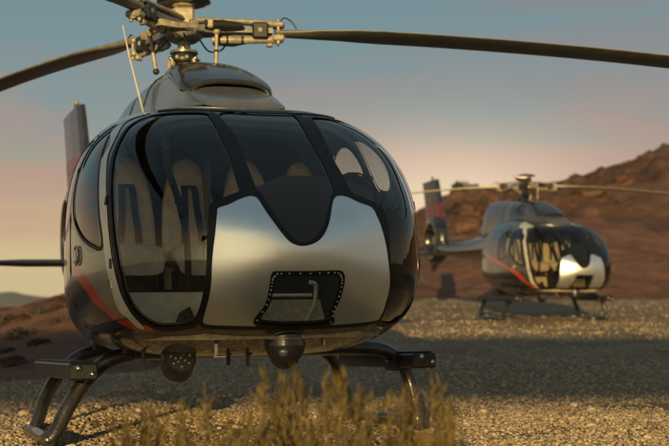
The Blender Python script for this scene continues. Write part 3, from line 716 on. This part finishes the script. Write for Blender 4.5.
def make_cabin(H):
    # floor, bulkhead, instrument console
    b = MB()
    pts, _ = on_body([(a, -20) for a in range(-176, 180, 8)])
    def fl_ring(z, k=.95):
        out = []
        for x in list(np.linspace(2.75, -.15, 16)):
            s = math.sqrt(XN - x); w = float(fw(np.array(s))); L = max(float(fl(np.array(s))), .05)
            d = min(.98, abs(z - ZC) / L); out.append((x, w * k * (1 - d ** EN) ** (1 / EN)))
        return out
    fr = fl_ring(.70); top = [(x, w, .70) for x, w in fr] + [(x, -w, .70) for x, w in fr[::-1]]
    bot = [(x, y * .96, .66) for x, y, z in top]
    b.loft([bot, top], M['carpet'], smooth=False); b.build('cabin_floor', H)
    b = MB(); bw = []
    s = math.sqrt(XN + .12); Wd, U, L = float(fw(np.array(s))), float(fu(np.array(s))), float(fl(np.array(s)))
    for k in range(48):
        a = 2 * math.pi * k / 48; c, q = math.cos(a), math.sin(a)
        bw.append((-.12, .965 * Wd * math.copysign(abs(c) ** (2 / EN), c), ZC + .965 * (U if q > 0 else L) * math.copysign(abs(q) ** (2 / EN), q)))
    b.loft([[(x - .03, y, z) for x, y, z in bw], bw], M['trim'], smooth=False)
    b.box((-.09, 0, 1.98), (.03, 1.2, .045), M['carpet'], .008); b.build('rear_bulkhead', H)
    b = MB()
    b.loft([[(2.34, y, .72), (2.62, y, .74), (2.60, y, z), (2.30, y, z)] for y, z in ((-.17, 1.30), (-.12, 1.52), (.05, 1.60), (.42, 1.60), (.60, 1.52), (.66, 1.30))], M['console'], smooth=False)
    b.box((2.32, .26, 1.40), (.05, .62, .34), M['console'], .02)
    b.box((2.1, -.05, .86), (.7, .28, .34), M['console'], .04)
    con = b.build('instrument_console', H)
    b = MB()
    for i, y in enumerate((.05, .22, .39, .52)): b.tube([(2.29, y, 1.42), (2.27, y, 1.42)], .055, M['grey'], 18)
    b.build('dial', con)
    for y0, w_ in ((-.50, .62), (.42, .56)):
        b = MB(); b.box((1.72, y0, .83), (.04, w_, .25), M['seat'], .01, Matrix.Rotation(R(-12), 3, 'Y')); kp = b.build('kick_panel', H)
        b = MB(); b.loft([[(1.80, y0 + .06, .72), (1.80, y0 + .22, .72), (1.79, y0 + .16, .86), (1.79, y0 + .10, .82)], [(1.84, y0 + .06, .72), (1.84, y0 + .22, .72), (1.83, y0 + .16, .86), (1.83, y0 + .10, .82)]], M['console'], smooth=False); b.build('pedal', kp)
    b = MB(); b.box((2.66, 0, .80), (.02, .52, .20), M['carpet'], .005, Matrix.Rotation(R(-35), 3, 'Y')); b.build('nose_floor', H)
    # four tan seats in a row, two black straps hanging on each
    for y0 in (-.56, -.11, .33, .76):
        x0 = .62; b = MB(); rings = []
        w0 = .205 if abs(y0) < .7 else .17
        for z, w, x in ((1.0, w0 * .98, .80), (1.1, w0, .78), (1.3, w0 * 1.0, .74), (1.5, w0 * .97, .70), (1.65, w0 * .90, .67), (1.76, w0 * .78, .65), (1.85, w0 * .64, .64), (1.92, w0 * .47, .63), (1.955, w0 * .26, .62), (1.962, .01, .61)):
            rings.append([(x + .075 * math.copysign(abs(math.cos(a)) ** .8, math.cos(a)) * (1 if z < 1.9 else .6) + .035 * (math.sin(a) ** 2) * (z < 1.8), y0 + w * math.copysign(abs(math.sin(a)) ** .7, math.sin(a)), z) for a in [2 * math.pi * k / 24 for k in range(24)]])
        b.loft(rings, M['seat'])
        seat = b.build('seat', H)
        b = MB(); cr_ = []
        for x, zt_, w in ((1.24, 1.22, w0 * .85), (1.21, 1.28, w0 * .97), (1.1, 1.30, w0), (.9, 1.285, w0), (.72, 1.27, w0)):
            cr_.append([(x, y0 + w * math.copysign(abs(math.cos(a)) ** .6, math.cos(a)), zt_ - .07 + .07 * math.copysign(abs(math.sin(a)) ** .6, math.sin(a))) for a in [2 * math.pi * k / 20 for k in range(20)]])
        b.loft(cr_, M['seat']); b.build('cushion', seat)
        b = MB(); b.box((.85, y0, .93), (.5, w0 * 1.5, .44), M['trim'], .03); b.build('seat_base', seat)
        b = MB()
        for dy, zl, tw in ((-.035, 1.36, -.02), (.04, 1.33, .03)):
            pth = [(.735, y0 + dy * .9, 1.74), (.765, y0 + dy, 1.70), (.80, y0 + dy + tw * .3, 1.55), (.835, y0 + dy + tw * .7, 1.44), (.855, y0 + dy + tw, zl)]
            vs = []
            for p in pth: vs.append([(p[0], p[1] - .024, p[2]), (p[0] + .008, p[1] - .024, p[2] + .001), (p[0] + .008, p[1] + .024, p[2] + .001), (p[0], p[1] + .024, p[2])])
            b.loft(vs, M['belt'], smooth=False)
            e = pth[-1]; b.box((e[0] + .004, e[1], e[2] - .01), (.016, .042, .05), M['black'], .006); b.ball((e[0] + .014, e[1], e[2] - .012), .009, M['bare'], 8, 6)
        b.box((.72, y0, 1.745), (.05, .115, .02), M['belt'], .004)
        b.build('harness', seat)
    # curved hose and grab post by the right hand door
    b = MB(); p = catmull([(1.86, -.52, 2.02), (1.92, -.50, 1.97), (1.98, -.52, 1.86), (1.96, -.50, 1.72), (1.85, -.42, 1.55), (1.66, -.33, 1.36), (1.5, -.28, 1.18), (1.45, -.27, .72)], 5, False)
    b.tube(p, [.036 if q.z > 1.85 else .022 for q in p], M['console'], 10)
    for i in range(6, len(p) - 12, 3): b.ball(tuple(p[i] + Vector((.02, -.015, 0))), .018, M['black'], 8, 6)
    b.build('cabin_post', H)
    b = MB(); p = catmull([(1.35, .30, .75), (1.45, .30, 1.0), (1.5, .28, 1.2)], 4, False); b.tube(p, .016, M['black'], 8); b.ball((1.5, .28, 1.23), (.02, .02, .05), M['black'], 10, 8); b.build('control_stick', H)
    # handle seen behind the chin window
    b = MB(); p = catmull([(2.72, .13, .74), (2.80, .16, .84), (2.84, .16, .95), (2.86, .12, .97)], 4, False); b.tube(p, .012, M['cream'], 8)
    b.tube([(2.78, -.12, .90), (2.80, .15, .90)], .010, M['cream'], 8); b.build('pedal_bar', H)

def make_rotor(H):
    b = MB()
    b.tube([(.08, 0, 2.68), (.08, 0, 2.76), (.08, 0, 2.95), (.08, 0, 3.02)], [.06, .05, .05, .06], M['grey'], 20)
    b.tube([(.08, 0, 2.71), (.08, 0, 2.75), (.08, 0, 2.78)], [.14, .13, .07], M['grey'], 20)
    # swashplate bearing
    b.ball((.08, 0, 2.84), (.095, .095, .085), M['black'], 20, 12)
    b.tube([(.08, 0, 2.80), (.08, 0, 2.825), (.08, 0, 2.85)], [.105, .115, .105], M['black'], 24)
    b.tube([(.08, 0, 2.875), (.08, 0, 2.895)], [.11, .11], M['grey'], 24)
    for k in range(9):
        a = k * 2 * math.pi / 9; b.ball((.08 + .112 * math.cos(a), .112 * math.sin(a), 2.83), .018, M['bare' if k % 2 else 'hub'], 8, 6)
    for k in range(3):
        a = k * 2 * math.pi / 3 + .5; b.box((.08 + .12 * math.cos(a), .12 * math.sin(a), 2.76), (.03, .03, .13), M['hub'], .006, Matrix.Rotation(a, 3, 'Z'))
    for a in (-1.9, -1.25): b.box((.08 + .10 * math.cos(a), .10 * math.sin(a), 2.80), (.035, .035, .06), M['hub'], .008, Matrix.Rotation(a, 3, 'Z'))
    b.build('rotor_mast', H)
    b = MB(); z0 = 0.0
    b.tube([(0, 0, -.10), (0, 0, -.06), (0, 0, .03)], [.10, .15, .13], M['grey'], 24)
    b.box((0, 0, .10), (.17, .14, .15), M['hub'], .02); b.box((.02, .05, .13), (.05, .16, .10), M['hub'], .01)
    for k in range(6): a = k * math.pi / 3; b.ball((.11 * math.cos(a), .11 * math.sin(a), .045), .02, M['bare'], 8, 6)
    for k in range(3):
        a = k * 2 * math.pi / 3; b.tm = Matrix.Rotation(a, 4, 'Z')
        # flexible star arm
        b.loft([[(x, -w, z - t), (x, w, z - t), (x, w, z + t), (x, -w, z + t)] for x, w, z, t in ((.05, .13, -.01, .03), (.2, .09, -.01, .027), (.4, .055, 0, .022), (.6, .05, .0, .022), (.70, .05, 0, .022))], M['grey'], smooth=False)
        # two sleeve bars, above and below
        b.loft([[(x, w * math.cos(q), z + t * math.sin(q)) for q in [2 * math.pi * j / 12 for j in range(12)]] for x, w, z, t in ((.10, .055, .075, .024), (.3, .05, .078, .022), (.55, .045, .07, .024), (.72, .05, .06, .028), (.79, .045, .05, .026), (.80, .02, .05, .01))], M['hub'])
        b.tube([(.22, 0, -.075), (.26, 0, -.075), (.45, 0, -.072), (.62, 0, -.066), (.78, 0, -.06)], [.02, .032, .032, .03, .034], M['hub'], 14)
        for x in (.34, .46): b.tube([(x - .008, 0, -.074), (x + .008, 0, -.074)], .035, M['black'], 14)
        b.box((.60, 0, -.002), (.13, .13, .135), M['black'], .015); b.box((.60, 0, .0), (.05, .14, .05), M['grey'], .01)
        b.box((.745, 0, .052), (.09, .12, .04), M['hub'], .012); b.box((.745, 0, -.056), (.10, .12, .05), M['hub'], .012)
        for yy in (-.035, .035): b.tube([(.745, yy, -.105), (.745, yy, .09)], .014, M['hub'], 10)
        b.box((.68, .02, -.10), (.05, .05, .04), M['hub'], .008)
        # pitch horn
        b.loft([[(x, y - w, z - t), (x, y + w, z - t), (x, y + w, z + t), (x, y - w, z + t)] for x, y, z, w, t in ((.50, .05, -.06, .03, .025), (.40, .14, -.07, .022, .02), (.27, .21, -.05, .02, .018), (.24, .22, -.03, .03, .03))], M['hub'], smooth=False)
        # damper
        b.tube([(.16, -.13, .02), (.30, -.11, .02), (.46, -.08, .02)], [.035, .04, .025], M['black'], 12); b.box((.2, -.12, .02), (.05, .09, .07), M['hub'], .01)
        # bonding lead
        p = catmull([(.76, .02, .075), (.80, .02, .12), (.86, .02, .09), (.90, .02, .03)], 4, False); b.tube(p, .006, M['black'], 6)
        p = catmull([(.12, .06, -.05), (.2, .12, -.14), (.3, .12, -.13), (.34, .06, -.08)], 4, False); b.tube(p, .007, M['black'], 6)
    b.tm = Matrix.Identity(4)
    hubo = b.build('main_rotor', H); hubo.location = (.08, 0, 3.07)
    b = MB(); b.tube([(0, 0, .18), (0, 0, .20), (0, 0, .215)], [.07, .10, .09], M['hub'], 24)
    b.loft([[(r * math.cos(k * math.pi / 14), r * math.sin(k * math.pi / 14), z) for k in range(28)] for r, z in ((.05, .20), (.17, .205), (.215, .215), (.215, .225), (.16, .25), (.08, .262), (.01, .265))], M['dark'])
    b.build('hub_cap', hubo)
    for k in range(3):
        b = MB(); n = 26; rings = []
        for i in range(n + 1):
            r = .72 + (5.34 - .72) * i / n
            ch = lin(r, [.72, .85, 1.15, 1.5, 5.1, 5.34], [.13, .13, .25, .35, .33, .24]); th = lin(r, [.72, .85, 1.2, 2, 5.34], [.055, .06, .045, .034, .026])
            pit = R(lin(r, [.7, 1.0, 5.3], [6, -2.5, -3.5])); z = .0 - lin(r, [0, 6], [.008, .0105]) * (r - .6) ** 2 + .004
            off = lin(r, [.72, 1.2], [0, .03])
            rg = []
            for j in range(16):
                a = 2 * math.pi * j / 16; u = math.cos(a); y = u * ch / 2 - off; t = th / 2 * math.sin(a) * (1 + .5 * u)
                yy = y * math.cos(pit) - t * math.sin(pit); zz_ = y * math.sin(pit) + t * math.cos(pit)
                rg.append((r, yy, z + zz_))
            rings.append(rg)
        b.loft(rings, M['blade'])
        bl = b.build('rotor_blade', hubo); bl.rotation_euler = (0, 0, k * 2 * math.pi / 3)
    for k, a in enumerate((-172, -20, 95)):
        b = MB(); c = Vector((math.cos(R(a)), math.sin(R(a)), 0))
        p0, p1 = c * (.22 if k == 0 else .26) + Vector((0, 0, -.345 if k == 0 else -.34)), c * .27 + Vector((0, 0, -.03))
        b.tube([p0, p0.lerp(p1, .1), p0.lerp(p1, .5), p1], [.012, .016, .016, .015], M['hub'], 10)
        b.ball(tuple(p0), .026, M['black'], 10, 8); b.ball(tuple(p0.lerp(p1, .5)), .019, M['black'], 8, 6); b.ball(tuple(p1), .03, M['hub'], 10, 8)
        b.build('pitch_link', hubo)
    return hubo

heli = make_helicopter(); make_cabin(heli); rotor = make_rotor(heli)
b = MB(); b.tube([(1.40, -.55, 2.15), (1.12, -.60, 2.60), (.98, -.62, 2.84)], [.007, .006, .005], M['cream'], 8); b.build('whip_antenna', heli)
tag(heli, 'large nearer helicopter with silver nose panel, tan seats and red side stripe', 'helicopter', 'helicopters on the gravel pad')
def place(o, x, y, z, psi, roll, pitch):
    ps, ro, pi_ = R(psi), R(roll), R(pitch)
    f = Vector((math.sin(ps), -math.cos(ps), 0)); l = Vector((math.cos(ps), math.sin(ps), 0)); zq = Vector((0, 0, 1))
    A = Matrix((f, l, zq)).transposed()
    Rx = Matrix(((1, 0, 0), (0, math.cos(ro), -math.sin(ro)), (0, math.sin(ro), math.cos(ro))))
    Ry = Matrix(((math.cos(pi_), 0, -math.sin(pi_)), (0, 1, 0), (math.sin(pi_), 0, math.cos(pi_))))
    o.matrix_world = Matrix.Translation((x, y, z)) @ (A @ Ry @ Rx).to_4x4()
far = copy_tree(heli)
bronze = mat('dark_bronze_paint', (.085, .075, .062), .3, .4, coat=.4, nscale=4, namt=.15); slate = mat('dark_far_cowling', (.10, .095, .09), .3, .5, coat=.4, nscale=3, namt=.15)  # darker copies of the taupe and cowling colours, far helicopter only
dglass = glass_mat('seat_dimming_glass', (.48, .47, .43))  # tint deepened to dim the sunlit far seats, shade put into the glass
for q in far.children:
    if q.name.split('.')[0] in ('windscreen', 'front_window', 'chin_window'):
        q.data = q.data.copy(); q.data.materials[0] = dglass
    if q.name.split('.')[0] in ('side_panel', 'engine_cowling'):
        q.data = q.data.copy(); q.data.materials[0] = bronze if q.name.startswith('side') else slate
far['label'] = 'smaller farther helicopter parked in the sunlit patch below the red rocky hill'
for ch in rotor.children:
    if ch.name.startswith('rotor_blade'):
        k_ = round(ch.rotation_euler[2] / 2.094); ch.rotation_euler[1] = (.020, -.070, .0)[k_]
place(heli, (185.6 - 334.5) / FPX * 9.247, 9.247, 0.0, 18.95, .6, 1.3)
rotor.rotation_euler = (0, 0, R(9 + 71.05))
place(far, 4.42, 27.6, ground_h(4.42, 27.6) + .01, 13.2, 0, -1.7)
for ch in list(far.children):
    if ch.name.startswith('whip_antenna'): bpy.data.objects.remove(ch); continue
    if ch.name.startswith('main_rotor'):
        for q in ch.children:
            if q.name.startswith('rotor_blade'):
                q.data = q.data.copy(); q.data.materials[0] = mat('pale_far_blade', (.55, .52, .42), .45, nscale=7, namt=.15); q['label'] = 'pale cream rotor blade'  # paler copy of the blade colour, far rotor only
        ch.rotation_euler = (0, 0, R(20 + 76.8))

# ================================================================ unseen shade caster added behind the camera to throw the band of shade
caster = empty('shade_caster', (0, -30, 0))
M['wood'] = mat('shade_caster_timber', (.14, .10, .07), .8, nscale=6, namt=.3, bump=.2)
b = MB(); b.box((-8.5, 0, 6.64), (29, .5, 1.68), M['wood'], .05); b.build('roof', caster)  # added board that blocks the low sun
for x in (-22, -15, -8, -1, 5.5):
    b = MB(); b.box((x, 0, 2.9), (.16, .16, 5.8), M['wood'], .02); b.build('post', caster)
tag(caster, 'added unseen board on slim posts that casts the band of shade', 'shelter')

# ================================================================ gravel
def gravel():
    rs = np.random.RandomState(3)
    base = []; 
    t = (1 + 5 ** .5) / 2
    iv = np.array([(-1, t, 0), (1, t, 0), (-1, -t, 0), (1, -t, 0), (0, -1, t), (0, 1, t), (0, -1, -t), (0, 1, -t), (t, 0, -1), (t, 0, 1), (-t, 0, -1), (-t, 0, 1)], float); iv /= np.linalg.norm(iv[0])
    ifc = np.array([(0, 11, 5), (0, 5, 1), (0, 1, 7), (0, 7, 10), (0, 10, 11), (1, 5, 9), (5, 11, 4), (11, 10, 2), (10, 7, 6), (7, 1, 8), (3, 9, 4), (3, 4, 2), (3, 2, 6), (3, 6, 8), (3, 8, 9), (4, 9, 5), (2, 4, 11), (6, 2, 10), (8, 6, 7), (9, 8, 1)])
    P = []
    def zone(n, y0, y1, smin, smax, pw):
        y = y0 + (y1 - y0) * rs.rand(n) ** 1.0; x = (rs.rand(n) * 2 - 1) * (y * .30 + .5)
        s = smin + (smax - smin) * rs.rand(n) ** pw
        P.append(np.stack([x, y, s], 1))
    zone(60000, 5.5, 10.5, .004, .017, 2.4)
    zone(40000, 10.5, 16, .006, .021, 2.4)
    zone(12000, 16, 26, .008, .024, 2.4)
    zone(3500, 26, 42, .014, .034, 2.5)
    zone(260, 6, 13, .022, .045, 2.)
    P = np.concatenate(P)
    keep = np.array([fbm(float(a), float(c), 4, 3, .9) for a, c in P[:, :2]]) + .30 * rs.randn(len(P)) > -.22
    P = P[keep]; n = len(P)
    gx = np.array([gfn(float(a), float(c))[2] for a, c in P[:, :2]])
    an = rs.rand(n) * 6.283; sc = np.stack([P[:, 2] * (1 + .5 * rs.rand(n)), P[:, 2] * (.8 + .4 * rs.rand(n)), P[:, 2] * (.45 + .4 * rs.rand(n))], 1)
    jit = 1 + .22 * rs.randn(n, 12, 1).clip(-1.5, 1.5)
    v = iv[None] * jit * sc[:, None, :]
    c, s = np.cos(an)[:, None], np.sin(an)[:, None]
    tx = (rs.rand(n) - .5)[:, None] * .9
    y2, z2 = v[..., 1] * np.cos(tx) - v[..., 2] * np.sin(tx), v[..., 1] * np.sin(tx) + v[..., 2] * np.cos(tx)
    X = v[..., 0] * c - y2 * s + P[:, 0:1]; Y = v[..., 0] * s + y2 * c + P[:, 1:2]; Z = z2 + gx[:, None] + P[:, 2:3] * .22
    V = np.stack([X, Y, Z], -1).reshape(-1, 3); F = (ifc[None] + (np.arange(n) * 12)[:, None, None]).reshape(-1, 3)
    me = bpy.data.meshes.new('gravel'); me.vertices.add(len(V)); me.vertices.foreach_set('co', V.ravel())
    me.loops.add(len(F) * 3); me.loops.foreach_set('vertex_index', F.ravel().astype(np.int32))
    me.polygons.add(len(F)); me.polygons.foreach_set('loop_start', np.arange(0, len(F) * 3, 3, dtype=np.int32))
    for k, c_ in enumerate(((.34, .265, .175), (.25, .195, .135), (.44, .355, .245), (.17, .14, .10))):
        me.materials.append(mat('stone_%s' % 'abcd'[k], c_, .9, nscale=25, namt=.3, spec=.25))
    me.polygons.foreach_set('material_index', np.repeat(rs.choice(4, n, p=[.4, .3, .17, .13]), 20).astype(np.int32))
    me.update(calc_edges=True); me.validate()
    o = bpy.data.objects.new('gravel', me); col.objects.link(o); tag(o, kind='stuff')
gravel()

# ================================================================ foreground brush
M['brush'] = mat('golden_brush_leaf', (.055, .040, .007), .7, nscale=9, namt=.4, color2=(.12, .085, .014))
M['stem'] = mat('dry_stem', (.10, .07, .03), .8, nscale=9, namt=.3)
M['scrub'] = mat('grey_green_scrub', (.05, .045, .025), .85, nscale=3, namt=.45)
def brush(x, y, tops, seed, label):
    """an upright clump: leafy plumes that end at the given heights"""
    r = random.Random(seed); z0 = gfn(x, y)[2]
    root = empty('desert_shrub', (x, y, z0)); st = MB(); lf = MB()
    V = []; F = []
    for dx, h in tops:
        for _ in range(3):
            lean = Vector((r.uniform(-.05, .05), r.uniform(-.06, .06), 0)); hh = h * r.uniform(.80, 1.0)
            b0 = Vector((dx * .55 + r.uniform(-.04, .04), r.uniform(-.10, .10), 0)); b1 = Vector((dx + r.uniform(-.015, .015), b0.y, hh)) + lean * .4
            mid = (b0 + b1) / 2 + lean * .3
            pth = [b0, mid, b1]; st.tube(pth, [.004, .003, .0015], M['stem'], 5, caps=False)
            n = int(120 * hh / .6)
            for k in range(n):
                t = .22 + .78 * (k / n); p = b0.lerp(mid, t * 2) if t < .5 else mid.lerp(b1, t * 2 - 1)
                w = .034 * math.sin(math.pi * min(1, (t - .15) / .85)) ** .6 + .004
                p = p + Vector((r.gauss(0, w * .6), r.gauss(0, w * .6), r.uniform(-.01, .01)))
                d = Vector((r.gauss(0, .3), r.gauss(0, .3), 1)).normalized(); s = d.cross(Vector((r.gauss(0, 1), r.gauss(0, 1), .1))).normalized()
                L = r.uniform(.022, .05); w2 = r.uniform(.002, .004)
                lf.add([p, p + d * L * .5 + s * w2, p + d * L, p + d * L * .5 - s * w2], [[0, 1, 2, 3]], M['brush'], False)
    st.build('stem', root); lf.build('foliage', root)
    tag(root, label, 'shrub', 'golden shrubs in the foreground')
def sx(px, d): return (px - 334.5) / FPX * d
def hz(py, d): return .92 - (py - 303) / FPX * d
specs = [(150, 5.0, [(112, 438), (124, 420), (138, 428), (152, 406), (165, 418), (178, 404)], 'small golden shrub standing apart at the far left of the foreground brush'),
         (200, 4.9, [(132, 420), (150, 412), (172, 430), (190, 402), (213, 388), (228, 405), (244, 398)], 'golden shrub under the belly lamp, second from the left in the foreground brush'),
         (290, 4.7, [(258, 392), (272, 372), (284, 384), (298, 380), (310, 394), (300, 368)], 'dense golden shrub in front of the belly camera'),
         (350, 4.5, [(322, 388), (334, 370), (350, 362), (360, 376), (372, 392)], 'tallest golden shrub with pointed plumes in mid foreground'),
         (405, 4.8, [(384, 398), (398, 380), (407, 366), (416, 392)], 'narrow golden shrub in front of the right front skid leg'),
         (438, 4.6, [(424, 410), (436, 386), (446, 378), (441, 400)], 'golden shrub at the right end of the foreground brush'),
         (240, 4.4, [(205, 425), (225, 418), (246, 412), (262, 420)], 'low golden shrub lying nearest the camera')]
for i, (px, d, tops, lab) in enumerate(specs):
    d -= 1.2
    brush(sx(px, d), d, [(sx(tx, d) - sx(px, d), hz(ty, d)) for tx, ty in tops], 20 + i, lab)

# ================================================================ scrub and boulders on the hills
def hz_at(a, y): return hill_h(a, y)
def bush_mesh(seed, R_=.5):
    r = random.Random(seed); b = MB()
    for k in range(420):
        th = r.uniform(0, 6.283); ph = math.asin(r.uniform(-.05, 1)); q = R_ * (.5 + .5 * r.random() ** .5) * (1 + .25 * math.sin(th * 3 + seed))
        p = Vector((q * math.cos(th) * math.cos(ph), q * math.sin(th) * math.cos(ph), q * .75 * math.sin(ph)))
        d = Vector((r.gauss(0, 1), r.gauss(0, 1), r.gauss(.5, 1))).normalized(); s = d.cross(Vector((r.gauss(0, 1), r.gauss(0, 1), 1))).normalized(); L = r.uniform(.05, .1)
        b.add([p - s * L * .4, p + d * L, p + s * L * .4, p - d * L], [[0, 1, 2, 3]], M['scrub'], False)
    return b
bushes = [bush_mesh(i) for i in range(3)]
def rock_mesh(seed):
    b = MB(); n1, n2 = 14, 9; rr = []
    for i in range(n2 + 1):
        ph = -math.pi / 2 + math.pi * i / n2; ring = []
        for k in range(n1):
            th = 2 * math.pi * k / n1; d = Vector((math.cos(th) * math.cos(ph), math.sin(th) * math.cos(ph), math.sin(ph)))
            q = 1 + .35 * noise.noise(d * 1.3 + Vector((seed * 3.1, 0, 0))) + .18 * noise.noise(d * 3 + Vector((seed, 5, 0))); ring.append(tuple(d * q * .5))
        rr.append(ring)
    b.loft(rr, M['hill'], smooth=False); return b
bp_ = [bushes[i].build('scrub_bush') for i in range(3)]; rp_ = [rock_mesh(i).build('boulder') for i in range(4)]
r = random.Random(11)
ORD = ['leftmost', 'second from the left', 'third from the left', 'fourth from the left', 'fifth from the left', 'sixth from the left', 'seventh from the left', 'eighth from the left', 'ninth from the left', 'tenth from the left', 'eleventh from the left', 'rightmost']
spots = sorted([(9, 18, .3), (22, 20, .45), (38, 18.5, .3), (47, 23, .4), (3, 23, .45), (60, 21, .3)])
for i, (px, y, s) in enumerate(spots):
    o = bp_[i % 3] if i < 3 else bp_[i % 3].copy()
    if i >= 3: col.objects.link(o)
    a = px2a(px); o.location = (a * y, y, hill_h(a, y) - .04); o.scale = (s * 1.3, s * 1.3, s); o.rotation_euler = (0, 0, i * 1.3)
    tag(o, 'dark scrub bush on the bank at far left, ' + (ORD[i] if i < 5 else 'rightmost') + ' of six', 'bush', 'scrub on the left bank')
rb = sorted([(r.uniform(440, 668), r.uniform(68, 108), r.uniform(.8, 1.5)) for _ in range(12)])
for i, (px, y, s) in enumerate(rb):
    o = bp_[i % 3].copy(); col.objects.link(o)
    a = px2a(px); o.location = (a * y, y, hill_h(a, y) - .05); o.scale = (s * 1.3, s * 1.3, s); o.rotation_euler = (0, 0, i * 2.1)
    tag(o, 'dark scrub bush on the red slope at right, ' + ORD[i] + ' of twelve', 'bush', 'scrub on the right slope')
rk = sorted([(r.uniform(-2, 62), r.uniform(16, 24), r.uniform(.2, .4)) for _ in range(6)])
bl_ = sorted([(r.uniform(448, 668), r.uniform(74, 112), r.uniform(.9, 2.0)) for _ in range(12)])
for i, (px, y, s) in enumerate(rk + bl_):
    o = rp_[i % 4] if i < 4 else rp_[i % 4].copy()
    if i >= 4: col.objects.link(o)
    a = px2a(px); o.location = (a * y, y, hill_h(a, y) + s * .08); o.scale = (s * r.uniform(.9, 1.5), s, s * r.uniform(.5, .8)); o.rotation_euler = (0, 0, r.uniform(0, 6))
    if i < 6: tag(o, 'small brown rock on the bank behind the left skid, ' + (ORD[i] if i < 5 else 'rightmost') + ' of six', 'rock', 'rocks on the left bank')
    else: tag(o, 'red boulder on the slope behind the far helicopter, ' + ORD[i - 6] + ' of twelve', 'boulder', 'boulders on the ridge')

# ================================================================ air
hm = bpy.data.materials.new('haze'); hm.use_nodes = True; ht = hm.node_tree; ht.nodes.clear()
pv = ht.nodes.new('ShaderNodeVolumePrincipled'); pv.inputs['Color'].default_value = (.80, .86, .92, 1); pv.inputs['Density'].default_value = .00025
pv.inputs['Anisotropy'].default_value = .2
ho = ht.nodes.new('ShaderNodeOutputMaterial'); ht.links.new(pv.outputs[0], ho.inputs['Volume'])
b = MB(); b.box((0, 330, 5), (3100, 2560, 60), hm, .01)
hz_o = b.build('haze'); tag(hz_o, kind='stuff')
